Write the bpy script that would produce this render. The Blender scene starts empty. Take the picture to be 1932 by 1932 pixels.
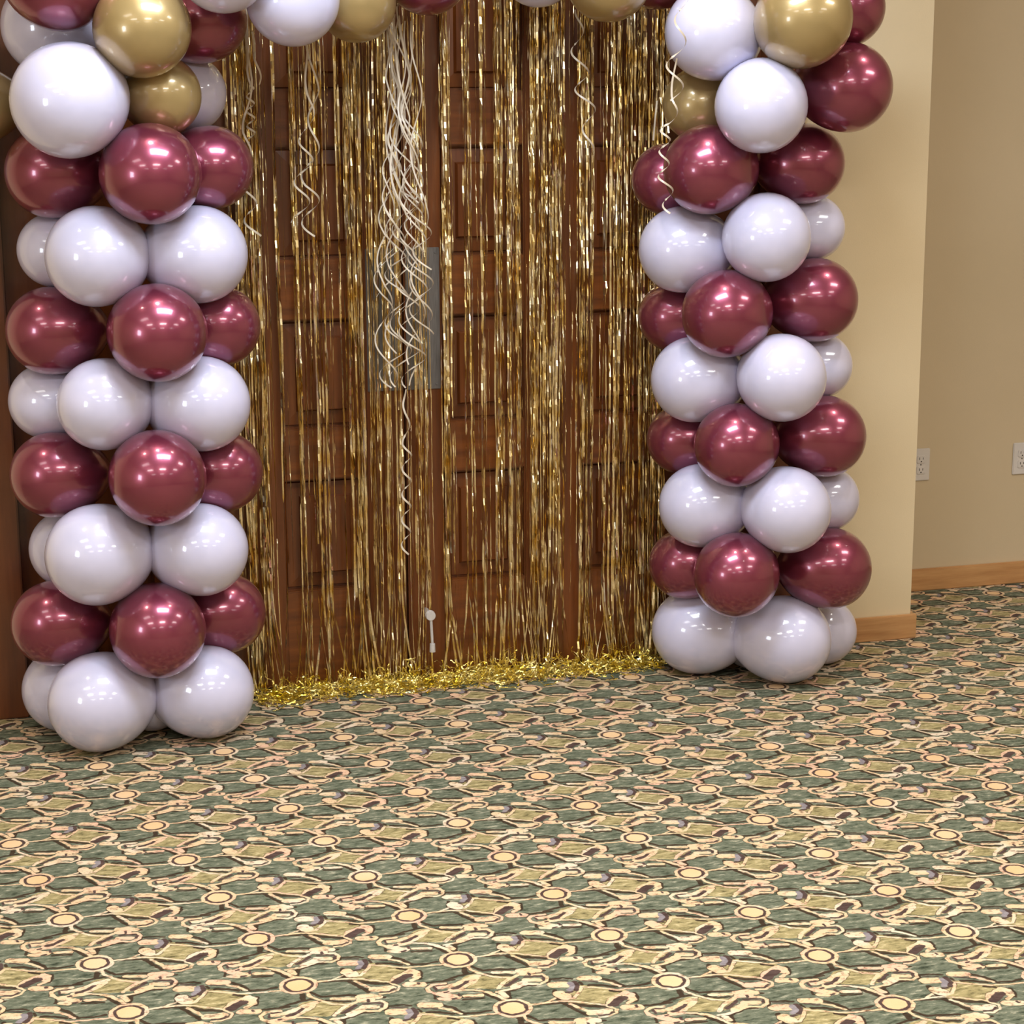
import bpy, bmesh, math, random
from mathutils import Vector, Matrix, noise

scene = bpy.context.scene
col = scene.collection
PI = math.pi

# ------------------------------------------------------------------ camera
cam_data = bpy.data.cameras.new('camera')
cam_data.sensor_width = 36.0
cam_data.lens = 36.0 * 3600.0 / 1932.0
cam = bpy.data.objects.new('camera', cam_data)
col.objects.link(cam)
pitch, roll, yaw = math.atan(766.0 / 3600.0), math.radians(0.3), math.radians(16.0)
cam.matrix_world = (Matrix.Translation((-1.22999, -5.41022, 1.70)) @ Matrix.Rotation(-yaw, 4, 'Z')
                    @ Matrix.Rotation(PI / 2 - pitch, 4, 'X') @ Matrix.Rotation(-roll, 4, 'Z'))
cam_data.clip_start = 0.05
scene.camera = cam

# ------------------------------------------------------------------ world, exposure
world = bpy.data.worlds.new('world')
scene.world = world
world.use_nodes = True
world.node_tree.nodes['Background'].inputs[0].default_value = (0.9, 0.95, 1.0, 1)
world.node_tree.nodes['Background'].inputs[1].default_value = 0.0
vs = scene.view_settings
vs.view_transform = 'Standard'
vs.look = 'None'
vs.gamma = 1.0
vs.use_curve_mapping = False
vs.exposure = 0.2

# ------------------------------------------------------------------ lamps of the room (ceiling panels, a window), plus added floor spots
def area(name, loc, sx, sy, power, color, rot=(0, 0, 0)):
    l = bpy.data.lights.new(name, 'AREA')
    l.shape = 'RECTANGLE'
    l.size, l.size_y, l.energy, l.color = sx, sy, power, color
    o = bpy.data.objects.new(name, l)
    o.location, o.rotation_euler = loc, rot
    col.objects.link(o)
    return o
CEIL = 3.15
KEY = (0.78, 0.87, 1.0)
area('ceiling_panel_light', (-0.20, -1.75, CEIL - .03), 1.35, 0.60, 68, KEY)
for (lx, ly, p) in ((-2.6, -2.6, 9), (2.6, -2.2, 28), (-0.2, -4.4, 50), (-2.6, -4.4, 28), (2.6, -4.4, 26), (-0.2, -7.0, 22), (2.6, -7.0, 14), (-2.6, -7.0, 14)):
    area('ceiling_panel_light', (lx, ly, CEIL - .03), 1.1, 0.5, p, (1.0, 0.97, 0.94))
def can(loc, p, cone):
    l = bpy.data.lights.new('recessed_or_added_light', 'SPOT')
    l.spot_size = math.radians(cone); l.spot_blend = .6; l.shadow_soft_size = .06
    l.energy = p; l.color = (1.0, 0.91, 0.80)
    o = bpy.data.objects.new('recessed_or_added_light', l); o.location = loc; col.objects.link(o)
for lx in (-1.9, -.75, .55, 1.75, 2.9):
    can((lx, -.95, CEIL - .02), 44, 70)
for (lx, ly) in ((-1.6, -2.7), (-.2, -2.9), (1.2, -2.7), (-1.2, -4.0), (.8, -4.0), (2.4, -3.4)):  # further spots, added to brighten the carpet towards the camera
    can((lx, ly, CEIL - .02), 52, 84)
area('window_light', (-3.93, -3.3, 1.55), 0.8, 0.8, 30, (0.78, 0.86, 1.0), (PI / 2, 0, -PI / 2))

# ------------------------------------------------------------------ helpers
def link(o, parent=None):
    col.objects.link(o)
    if parent: o.parent = parent
    return o
def mesh_obj(name, bm, mat, parent=None, smooth=False):
    me = bpy.data.meshes.new(name)
    bm.normal_update()
    bm.to_mesh(me); bm.free()
    if mat: me.materials.append(mat)
    if smooth:
        for p in me.polygons: p.use_smooth = True
    return link(bpy.data.objects.new(name, me), parent)
def raw_obj(name, verts, faces, mat, parent=None, smooth=False):
    me = bpy.data.meshes.new(name)
    me.from_pydata(verts, [], faces)
    me.materials.append(mat)
    if smooth:
        for p in me.polygons: p.use_smooth = True
    return link(bpy.data.objects.new(name, me), parent)
def empty(name, loc):
    o = bpy.data.objects.new(name, None)
    o.empty_display_size = .05
    o.location = loc
    return link(o)
def tag(o, label=None, cat=None, group=None, kind=None):
    if label: o['label'] = label
    if cat: o['category'] = cat
    if group: o['group'] = group
    if kind: o['kind'] = kind
    return o
def box(bm, x0, x1, y0, y1, z0, z1, bev=0.0):
    r = bmesh.ops.create_cube(bm, size=1.0)
    vs_ = r['verts']
    for v in vs_:
        v.co = Vector(((x0 + x1) / 2 + v.co.x * (x1 - x0), (y0 + y1) / 2 + v.co.y * (y1 - y0), (z0 + z1) / 2 + v.co.z * (z1 - z0)))
    if bev > 0:
        es = list({e for v in vs_ for e in v.link_edges})
        bmesh.ops.bevel(bm, geom=es, offset=bev, segments=2, affect='EDGES')
    return bm
def cyl(bm, p0, p1, r0, r1=None, seg=14):
    r1 = r0 if r1 is None else r1
    p0, p1 = Vector(p0), Vector(p1)
    d = p1 - p0
    m = Matrix.Translation((p0 + p1) / 2) @ d.to_track_quat('Z', 'Y').to_matrix().to_4x4()
    bmesh.ops.create_cone(bm, cap_ends=True, segments=seg, radius1=r0, radius2=r1, depth=d.length, matrix=m)
    return bm

# ------------------------------------------------------------------ materials
def srgb(r, g, b):
    f = lambda c: (c / 255 / 12.92) if c / 255 <= .04045 else ((c / 255 + .055) / 1.055) ** 2.4
    return (f(r), f(g), f(b), 1)
def new_mat(name):
    m = bpy.data.materials.new(name)
    m.use_nodes = True
    return m, m.node_tree, m.node_tree.nodes['Principled BSDF']
def setp(b, **k):
    for n, v in k.items(): b.inputs[n.replace('_', ' ')].default_value = v
def ramp(nt, fac, stops):
    n = nt.nodes.new('ShaderNodeValToRGB')
    e = n.color_ramp.elements
    e[0].position, e[0].color = stops[0]
    e[1].position, e[1].color = stops[-1]
    for p, c in stops[1:-1]:
        x = e.new(p); x.color = c
    nt.links.new(fac, n.inputs[0])
    return n.outputs[0]
def noise_tex(nt, scale, detail=3, vec=None, coord='Object', stretch=None, rough=.5):
    if vec is None:
        tc = nt.nodes.new('ShaderNodeTexCoord'); vec = tc.outputs[coord]
    if stretch:
        mp = nt.nodes.new('ShaderNodeMapping'); mp.inputs['Scale'].default_value = stretch
        nt.links.new(vec, mp.inputs['Vector']); vec = mp.outputs[0]
    n = nt.nodes.new('ShaderNodeTexNoise')
    n.inputs['Scale'].default_value = scale; n.inputs['Detail'].default_value = detail; n.inputs['Roughness'].default_value = rough
    nt.links.new(vec, n.inputs['Vector'])
    return n.outputs[0]
def bump(nt, h, b, strength, dist=.01):
    n = nt.nodes.new('ShaderNodeBump')
    n.inputs['Strength'].default_value = strength; n.inputs['Distance'].default_value = dist
    nt.links.new(h, n.inputs['Height']); nt.links.new(n.outputs[0], b.inputs['Normal'])

def paint_mat(name, c0, c1):
    m, nt, b = new_mat(name)
    nt.links.new(ramp(nt, noise_tex(nt, 2.2, 4), [(.3, c0), (.7, c1)]), b.inputs['Base Color'])
    setp(b, Roughness=.6)
    bump(nt, noise_tex(nt, 260, 2), b, .12, .002)
    return m
def wood_mat(name, c0, c1, c2, stretch, rough=.35, coat=.3):
    m, nt, b = new_mat(name)
    f = noise_tex(nt, 3.0, 8, stretch=stretch, rough=.62)
    nt.links.new(ramp(nt, f, [(.28, c0), (.5, c1), (.72, c2)]), b.inputs['Base Color'])
    setp(b, Roughness=rough, Coat_Weight=coat, Coat_Roughness=.18)
    bump(nt, f, b, .08, .002)
    return m
M = {}
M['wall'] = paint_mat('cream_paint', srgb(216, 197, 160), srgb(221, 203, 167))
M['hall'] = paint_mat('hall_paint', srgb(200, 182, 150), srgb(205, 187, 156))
M['ceiling'] = paint_mat('ceiling_paint', srgb(226, 222, 212), srgb(232, 228, 218))
M['door_wood'] = wood_mat('door_wood', srgb(72, 33, 9), srgb(100, 50, 14), srgb(124, 66, 21), (9, 9, .7))
M['door_rail'] = wood_mat('door_rail_wood', srgb(78, 37, 11), srgb(107, 55, 16), srgb(130, 71, 23), (.9, 9, 9))
M['casing'] = wood_mat('casing_wood', srgb(76, 38, 16), srgb(96, 50, 22), srgb(112, 62, 30), (9, 9, .7))
M['oak'] = wood_mat('baseboard_oak', srgb(168, 118, 72), srgb(190, 142, 92), srgb(204, 158, 106), (1.2, 9, 14), .4, .25)

def balloon_mat(name, base, metallic, rough, coat_tint=None, sheen=0):
    m, nt, b = new_mat(name)
    lw = nt.nodes.new('ShaderNodeTexNoise')
    tc = nt.nodes.new('ShaderNodeTexCoord')
    nt.links.new(tc.outputs['Object'], lw.inputs['Vector'])
    lw.inputs['Scale'].default_value = 1.6; lw.inputs['Detail'].default_value = 2
    k = .92
    nt.links.new(ramp(nt, lw.outputs[0], [(.3, (base[0] * k, base[1] * k, base[2] * k, 1)), (.7, base)]), b.inputs['Base Color'])
    setp(b, Metallic=metallic, Roughness=rough, Coat_Weight=1.0, Coat_Roughness=.11, Coat_IOR=1.5)
    return m, b
M['white'], b_ = balloon_mat('white_latex', srgb(208, 206, 231), 0.0, .42)
setp(b_, Coat_Weight=1.0, Coat_Roughness=.10, Coat_IOR=1.7)
M['burgundy'], b_ = balloon_mat('burgundy_pearl_latex', srgb(138, 58, 80), .66, .30)
M['gold'], b_ = balloon_mat('gold_pearl_latex', srgb(172, 148, 98), .45, .34)

m, nt, b = new_mat('gold_foil'); M['foil'] = m
nt.links.new(ramp(nt, noise_tex(nt, 14, 2), [(.35, srgb(218, 186, 108)), (.65, srgb(250, 240, 206))]), b.inputs['Base Color'])
setp(b, Metallic=1.0, Roughness=.24)
m, nt, b = new_mat('gold_foil_bright'); M['foil2'] = m
nt.links.new(ramp(nt, noise_tex(nt, 30, 2), [(.35, srgb(232, 204, 60)), (.65, srgb(250, 238, 170))]), b.inputs['Base Color'])
setp(b, Metallic=1.0, Roughness=.3)
m, nt, b = new_mat('cream_ribbon'); M['ribbon'] = m
nt.links.new(ramp(nt, noise_tex(nt, 20, 2), [(.3, srgb(180, 166, 144)), (.7, srgb(202, 188, 166))]), b.inputs['Base Color'])
setp(b, Roughness=.35, Sheen_Weight=.2)
m, nt, b = new_mat('brushed_steel'); M['steel'] = m
nt.links.new(ramp(nt, noise_tex(nt, 40, 3, stretch=(8, 8, .4)), [(.3, srgb(100, 96, 92)), (.7, srgb(122, 118, 114))]), b.inputs['Base Color'])
setp(b, Metallic=.45, Roughness=.42)
m, nt, b = new_mat('bright_metal'); M['chrome'] = m
nt.links.new(ramp(nt, noise_tex(nt, 40, 3), [(.3, srgb(196, 192, 188)), (.7, srgb(214, 210, 206))]), b.inputs['Base Color'])
setp(b, Metallic=.3, Roughness=.35)
m, nt, b = new_mat('white_plastic'); M['plastic'] = m
nt.links.new(ramp(nt, noise_tex(nt, 9, 2), [(.3, srgb(206, 200, 194)), (.7, srgb(214, 208, 202))]), b.inputs['Base Color'])
setp(b, Roughness=.4)
m, nt, b = new_mat('dark_slot'); M['dark'] = m
nt.links.new(ramp(nt, noise_tex(nt, 9, 2), [(.3, srgb(38, 34, 32)), (.7, srgb(46, 42, 38))]), b.inputs['Base Color'])

# ---- carpet: a woven repeat drawn with distance fields on a skewed lattice
LAT_O = (-0.3442, -1.9061)
LA, LB = (0.0474, -0.2375), (0.3323, 0.0217)
CAPS = [
    ('C', 0.0, 0.0, 0.0, 0.0, 0.0385), ('C', 0.3323, 0.0217, 0.3323, 0.0217, 0.0385), ('C', 0.0474, -0.2375, 0.0474, -0.2375, 0.0385), ('C', 0.3797, -0.2158, 0.3797, -0.2158, 0.0385),
    ('D2', 0.0, 0.0, 0.0, 0.0, 0.0305), ('D2', 0.3323, 0.0217, 0.3323, 0.0217, 0.0305), ('D2', 0.0474, -0.2375, 0.0474, -0.2375, 0.0305), ('D2', 0.3797, -0.2158, 0.3797, -0.2158, 0.0305),
    ('C2', 0.0, 0.0, 0.0, 0.0, 0.0235), ('C2', 0.3323, 0.0217, 0.3323, 0.0217, 0.0235), ('C2', 0.0474, -0.2375, 0.0474, -0.2375, 0.0235), ('C2', 0.3797, -0.2158, 0.3797, -0.2158, 0.0235),
    ('K', 0.0068, -0.1008, 0.0571, -0.1215, 0.026), ('K', 0.3391, -0.0791, 0.3894, -0.0998, 0.026), ('K', 0.0241, -0.092, 0.075, -0.1156, 0.012), ('K', 0.3564, -0.0703, 0.4073, -0.0939, 0.012),
    ('K', -0.0056, -0.1194, 0.0326, -0.1336, 0.014), ('K', 0.3267, -0.0977, 0.3649, -0.1119, 0.014), ('K', 0.153, 0.0263, 0.1933, -0.002, 0.03), ('K', 0.2004, -0.2112, 0.2407, -0.2395, 0.03),
    ('K', 0.1253, 0.0022, 0.1799, -0.0195, 0.022), ('K', 0.1727, -0.2353, 0.2273, -0.257, 0.022), ('K', 0.1847, 0.0168, 0.2201, 0.0035, 0.012), ('K', 0.2321, -0.2207, 0.2675, -0.234, 0.012),
    ('C', 0.0396, 0.0029, 0.0651, 0.0026, 0.0029), ('C', 0.087, -0.2346, 0.1125, -0.2349, 0.0029), ('C', 0.0651, 0.0026, 0.0944, 0.0018, 0.0029), ('C', 0.1125, -0.2349, 0.1418, -0.2357, 0.0029),
    ('C', 0.0944, 0.0018, 0.1239, -0.0076, 0.0029), ('C', 0.1239, -0.0076, 0.1511, -0.0247, 0.0029), ('C', 0.1511, -0.0247, 0.1774, -0.0399, 0.0029), ('C', 0.1774, -0.0399, 0.1955, -0.0276, 0.0029),
    ('C', 0.1955, -0.0276, 0.2134, -0.012, 0.0029), ('C', 0.0651, 0.0026, 0.0906, 0.0158, 0.0026), ('C', 0.1125, -0.2349, 0.138, -0.2217, 0.0026), ('C', 0.1113, -0.0157, 0.1243, -0.0372, 0.0038),
    ('C', 0.1243, -0.0372, 0.1375, -0.0616, 0.0038), ('C', 0.1402, -0.061, 0.1531, -0.0649, 0.011), ('C', 0.1531, -0.0649, 0.1712, -0.0645, 0.011), ('C', 0.1774, -0.0443, 0.1901, -0.0614, 0.0029),
    ('C', 0.1901, -0.0614, 0.1839, -0.077, 0.0029), ('C', 0.1839, -0.077, 0.1646, -0.0857, 0.0029), ('C', 0.1646, -0.0857, 0.1475, -0.0834, 0.0029), ('C', 0.0118, -0.037, 0.0117, -0.0542, 0.0035),
    ('C', 0.3441, -0.0153, 0.344, -0.0325, 0.0035), ('C', 0.0117, -0.0542, 0.0284, -0.0763, 0.0035), ('C', 0.344, -0.0325, 0.3607, -0.0546, 0.0035), ('C', 0.0284, -0.0763, 0.0475, -0.0976, 0.0035),
    ('C', 0.0475, -0.0976, 0.0764, -0.1105, 0.0035), ('C', 0.0531, -0.0775, 0.0914, -0.0889, 0.0055), ('C', 0.1052, -0.0851, 0.1265, -0.0857, 0.009), ('C', 0.1265, -0.0857, 0.14, -0.0955, 0.009),
    ('C', 0.1048, -0.0992, 0.1241, -0.1022, 0.009), ('C', 0.1218, -0.11, 0.1434, -0.1136, 0.0036), ('C', 0.1434, -0.1136, 0.1498, -0.1296, 0.0036), ('C', 0.1498, -0.1296, 0.144, -0.1447, 0.0036),
    ('C', 0.144, -0.1447, 0.1286, -0.154, 0.0036), ('C', 0.1286, -0.154, 0.1038, -0.1452, 0.0036), ('C', 0.1038, -0.1452, 0.078, -0.1568, 0.0036), ('C', 0.078, -0.1568, 0.0543, -0.162, 0.0036),
    ('C', 0.0543, -0.162, 0.0358, -0.1619, 0.0036), ('C', 0.3866, -0.1403, 0.3681, -0.1402, 0.0036), ('C', 0.1037, -0.1285, 0.129, -0.136, 0.0075), ('C', 0.0944, -0.1046, 0.0719, -0.1175, 0.0046),
    ('C', 0.0719, -0.1175, 0.0535, -0.1343, 0.0046), ('C', 0.0535, -0.1343, 0.0435, -0.1478, 0.0046), ('C', 0.0988, -0.1368, 0.0734, -0.1513, 0.008), ('C', 0.2808, -0.0768, 0.2526, -0.0757, 0.0043),
    ('C', 0.2526, -0.0757, 0.2412, -0.0869, 0.0043), ('C', 0.2412, -0.0869, 0.2415, -0.1015, 0.0043), ('C', 0.2415, -0.1015, 0.2525, -0.1149, 0.0043), ('C', 0.2636, -0.0893, 0.2707, -0.0914, 0.008),
    ('C', 0.2821, -0.0919, 0.3043, -0.0839, 0.0065), ('C', 0.3043, -0.0839, 0.3285, -0.0704, 0.0065), ('C', -0.0038, -0.0921, 0.0188, -0.084, 0.0065), ('C', 0.3285, -0.0704, 0.3511, -0.0623, 0.0065),
    ('C', 0.2835, -0.1068, 0.3115, -0.1007, 0.0065), ('C', 0.3115, -0.1007, 0.3321, -0.0863, 0.0065), ('C', -0.0002, -0.108, 0.0126, -0.0941, 0.0065), ('C', 0.3321, -0.0863, 0.3449, -0.0724, 0.0065),
    ('C', 0.2595, -0.117, 0.2746, -0.133, 0.0095), ('C', 0.2746, -0.133, 0.2876, -0.1397, 0.0095), ('C', 0.2682, -0.1138, 0.301, -0.1121, 0.006), ('C', 0.2548, -0.1385, 0.2702, -0.1459, 0.006),
    ('C', 0.3052, -0.1407, 0.3364, -0.1472, 0.0058), ('C', 0.3015, -0.1108, 0.3303, -0.1209, 0.0032), ('C', 0.3303, -0.1209, 0.3499, -0.1383, 0.0032), ('C', 0.3499, -0.1383, 0.3626, -0.1565, 0.0032),
    ('C', 0.0303, -0.1782, 0.0375, -0.1875, 0.0032), ('C', 0.3626, -0.1565, 0.3698, -0.1658, 0.0032), ('C', 0.3388, -0.1263, 0.3539, -0.1381, 0.0038), ('C', 0.0216, -0.1598, 0.0364, -0.1829, 0.0038),
    ('C', 0.3539, -0.1381, 0.3687, -0.1612, 0.0038), ('C', 0.0364, -0.1829, 0.0435, -0.2021, 0.0038), ('C', 0.3687, -0.1612, 0.3758, -0.1804, 0.0038), ('C', 0.0435, -0.2021, 0.0438, -0.2149, 0.0038),
    ('C', 0.3758, -0.1804, 0.3761, -0.1932, 0.0038), ('C', 0.0435, -0.1707, 0.0492, -0.1867, 0.006), ('C', 0.2028, -0.1886, 0.2372, -0.2058, 0.0029), ('C', 0.1898, 0.0317, 0.2195, 0.016, 0.0029),
    ('C', 0.2372, -0.2058, 0.2669, -0.2215, 0.0029), ('C', 0.2195, 0.016, 0.258, 0.0113, 0.0029), ('C', 0.2669, -0.2215, 0.3054, -0.2262, 0.0029), ('C', 0.258, 0.0113, 0.2987, 0.0079, 0.0029),
    ('C', 0.2451, -0.175, 0.262, -0.1884, 0.0035), ('C', 0.262, -0.1884, 0.2773, -0.2096, 0.0035), ('C', 0.2144, -0.1532, 0.2432, -0.1618, 0.0105), ('C', 0.1515, -0.165, 0.1736, -0.1703, 0.0125),
    ('C', 0.1045, 0.03, 0.1104, 0.0174, 0.014), ('C', 0.1519, -0.2075, 0.1578, -0.2201, 0.014), ('C', 0.1107, 0.0066, 0.1269, 0.0071, 0.0038), ('C', 0.1581, -0.2309, 0.1743, -0.2304, 0.0038),
    ('C', 0.1269, 0.0071, 0.1439, 0.029, 0.0038), ('C', 0.1743, -0.2304, 0.1913, -0.2085, 0.0038), ('C', 0.1913, -0.2085, 0.1996, -0.1946, 0.0038), ('C', 0.1808, -0.0384, 0.1908, -0.0201, 0.0049),
    ('C', 0.1908, -0.0201, 0.2125, -0.0078, 0.0049), ('C', 0.2125, -0.0078, 0.2315, 0.0001, 0.0049), ('C', 0.2315, 0.0001, 0.2402, -0.0106, 0.0049), ('C', 0.2402, -0.0106, 0.2358, -0.0335, 0.0049),
    ('C', 0.2358, -0.0335, 0.2194, -0.0446, 0.0049), ('C', 0.2275, -0.0041, 0.2305, -0.0239, 0.009), ('C', 0.2079, -0.0597, 0.2351, -0.0665, 0.0105), ('D', 0.0987, -0.0104, 0.1101, -0.033, 0.0046),
    ('D', 0.1101, -0.033, 0.1277, -0.0688, 0.0046), ('D', 0.049, 0.0, 0.0857, -0.0065, 0.0031), ('D', 0.0964, -0.2375, 0.1331, -0.244, 0.0031), ('D', 0.0857, -0.0065, 0.1054, -0.0095, 0.0031),
    ('D', 0.1192, -0.0151, 0.1428, -0.031, 0.0037), ('D', 0.1428, -0.031, 0.1738, -0.0477, 0.0037), ('D', 0.0163, -0.0369, 0.0343, -0.0638, 0.004), ('D', 0.0343, -0.0638, 0.0625, -0.0666, 0.004),
    ('D', 0.0625, -0.0666, 0.0978, -0.0757, 0.004), ('D', 0.3326, -0.0234, 0.3306, -0.0428, 0.006), ('D', 0.0399, -0.0798, 0.0613, -0.0933, 0.0031), ('D', 0.0613, -0.0933, 0.0848, -0.0989, 0.0031),
    ('D', 0.0574, -0.1684, 0.0525, -0.194, 0.0055), ('D', 0.0626, -0.1672, 0.0977, -0.1531, 0.0037), ('D', 0.0977, -0.1531, 0.1179, -0.1563, 0.0037), ('D', 0.3429, -0.1381, 0.3546, -0.1579, 0.0046),
    ('D', 0.3546, -0.1579, 0.3659, -0.1787, 0.0046), ('D', 0.2829, -0.1391, 0.313, -0.1495, 0.0031), ('D', 0.313, -0.1495, 0.3392, -0.1519, 0.0031), ('D', 0.2839, -0.0626, 0.3045, -0.0547, 0.0037),
    ('D', 0.3045, -0.0547, 0.3287, -0.0479, 0.0037), ('D', -0.0036, -0.0696, 0.0155, -0.0682, 0.0037), ('D', 0.3287, -0.0479, 0.3478, -0.0465, 0.0037), ('D', 0.3077, -0.114, 0.3356, -0.1291, 0.0034),
    ('D', 0.2883, 0.0243, 0.2646, 0.021, 0.0037), ('D', 0.3357, -0.2132, 0.312, -0.2165, 0.0037), ('D', 0.2646, 0.021, 0.2237, 0.0293, 0.0037), ('D', 0.312, -0.2165, 0.2711, -0.2082, 0.0037),
    ('D', 0.1396, -0.1011, 0.1528, -0.0994, 0.0037), ('D', 0.1532, -0.1391, 0.142, -0.1552, 0.0031), ('D', 0.1464, -0.1896, 0.1408, -0.2096, 0.005), ('D', 0.0934, 0.0279, 0.0956, 0.0017, 0.005),
    ('D', 0.1408, -0.2096, 0.143, -0.2358, 0.005), ('D', 0.1545, -0.1395, 0.1821, -0.1435, 0.0031), ('D', 0.1821, -0.1435, 0.1947, -0.1515, 0.0031), ('D', 0.2512, -0.1642, 0.271, -0.1841, 0.0043),
    ('D', 0.271, -0.1841, 0.2849, -0.2132, 0.0043), ('D', 0.2185, -0.1865, 0.2414, -0.1933, 0.0043), ('D', 0.2414, -0.1933, 0.2632, -0.2067, 0.0043), ('D', 0.2453, -0.0068, 0.244, -0.0226, 0.005),
    ('D', 0.244, -0.0226, 0.2374, -0.0394, 0.005), ('D', 0.1212, -0.0258, 0.1479, -0.0377, 0.0034), ('D', 0.1479, -0.0377, 0.1731, -0.0466, 0.0034), ('D', 0.2502, -0.1142, 0.2455, -0.1357, 0.0031),
    ('D', 0.2439, -0.0628, 0.2844, -0.0661, 0.0037), ('D', 0.2844, -0.0661, 0.3004, -0.065, 0.0037), ('D', 0.2034, 0.0167, 0.221, 0.006, 0.0037), ('D', 0.2508, -0.2208, 0.2684, -0.2315, 0.0037),
    ('D', 0.2968, -0.1539, 0.3357, -0.1598, 0.0034), ('D', 0.2044, -0.1684, 0.2068, -0.1802, 0.0031), ('D2', 0.1076, -0.1156, 0.1233, -0.1175, 0.0031), ('D2', 0.1233, -0.1175, 0.1404, -0.1234, 0.0031),
    ('D2', 0.0612, -0.1421, 0.0751, -0.1324, 0.0046), ('D2', 0.0751, -0.1324, 0.0903, -0.1188, 0.0046), ('D2', 0.1195, -0.1008, 0.1195, -0.1093, 0.0031), ('D2', 0.1429, -0.1276, 0.1386, -0.1375, 0.0031),
    ('D2', 0.2554, -0.0868, 0.2561, -0.1001, 0.0028), ('D2', 0.2607, -0.0825, 0.2747, -0.0832, 0.0025), ('D2', 0.2888, -0.1026, 0.2995, -0.1015, 0.0046), ('D2', 0.2995, -0.1015, 0.3231, -0.0822, 0.0046),
    ('D2', 0.2706, -0.1145, 0.2761, -0.1133, 0.0031), ('D2', 0.2956, -0.1278, 0.2952, -0.1363, 0.0031), ('D2', 0.2791, -0.1457, 0.2858, -0.1449, 0.0031), ('D2', 0.1952, -0.1656, 0.1955, -0.1823, 0.006),
    ('D2', 0.1955, -0.1823, 0.1864, -0.1988, 0.006), ('G2', 0.1856, -0.1683, 0.1861, -0.1823, 0.006), ('G2', 0.1861, -0.1823, 0.1756, -0.1956, 0.006), ('D2', 0.1675, -0.2054, 0.1777, -0.2044, 0.0037),
    ('D2', 0.1923, -0.0444, 0.204, -0.032, 0.0075), ('D2', 0.204, -0.032, 0.2203, -0.0209, 0.0075), ('D2', 0.2305, -0.0585, 0.2311, -0.0639, 0.0031), ('D2', 0.2129, -0.1653, 0.2376, -0.1783, 0.0022),
    ('D2', 0.1499, -0.0755, 0.1667, -0.0791, 0.0025), ('D2', 0.1667, -0.0791, 0.1786, -0.0696, 0.0025), ('D2', 0.185, -0.0407, 0.2129, -0.0179, 0.0065), ('D2', 0.1563, -0.1456, 0.185, -0.1542, 0.0019),
]
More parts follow.
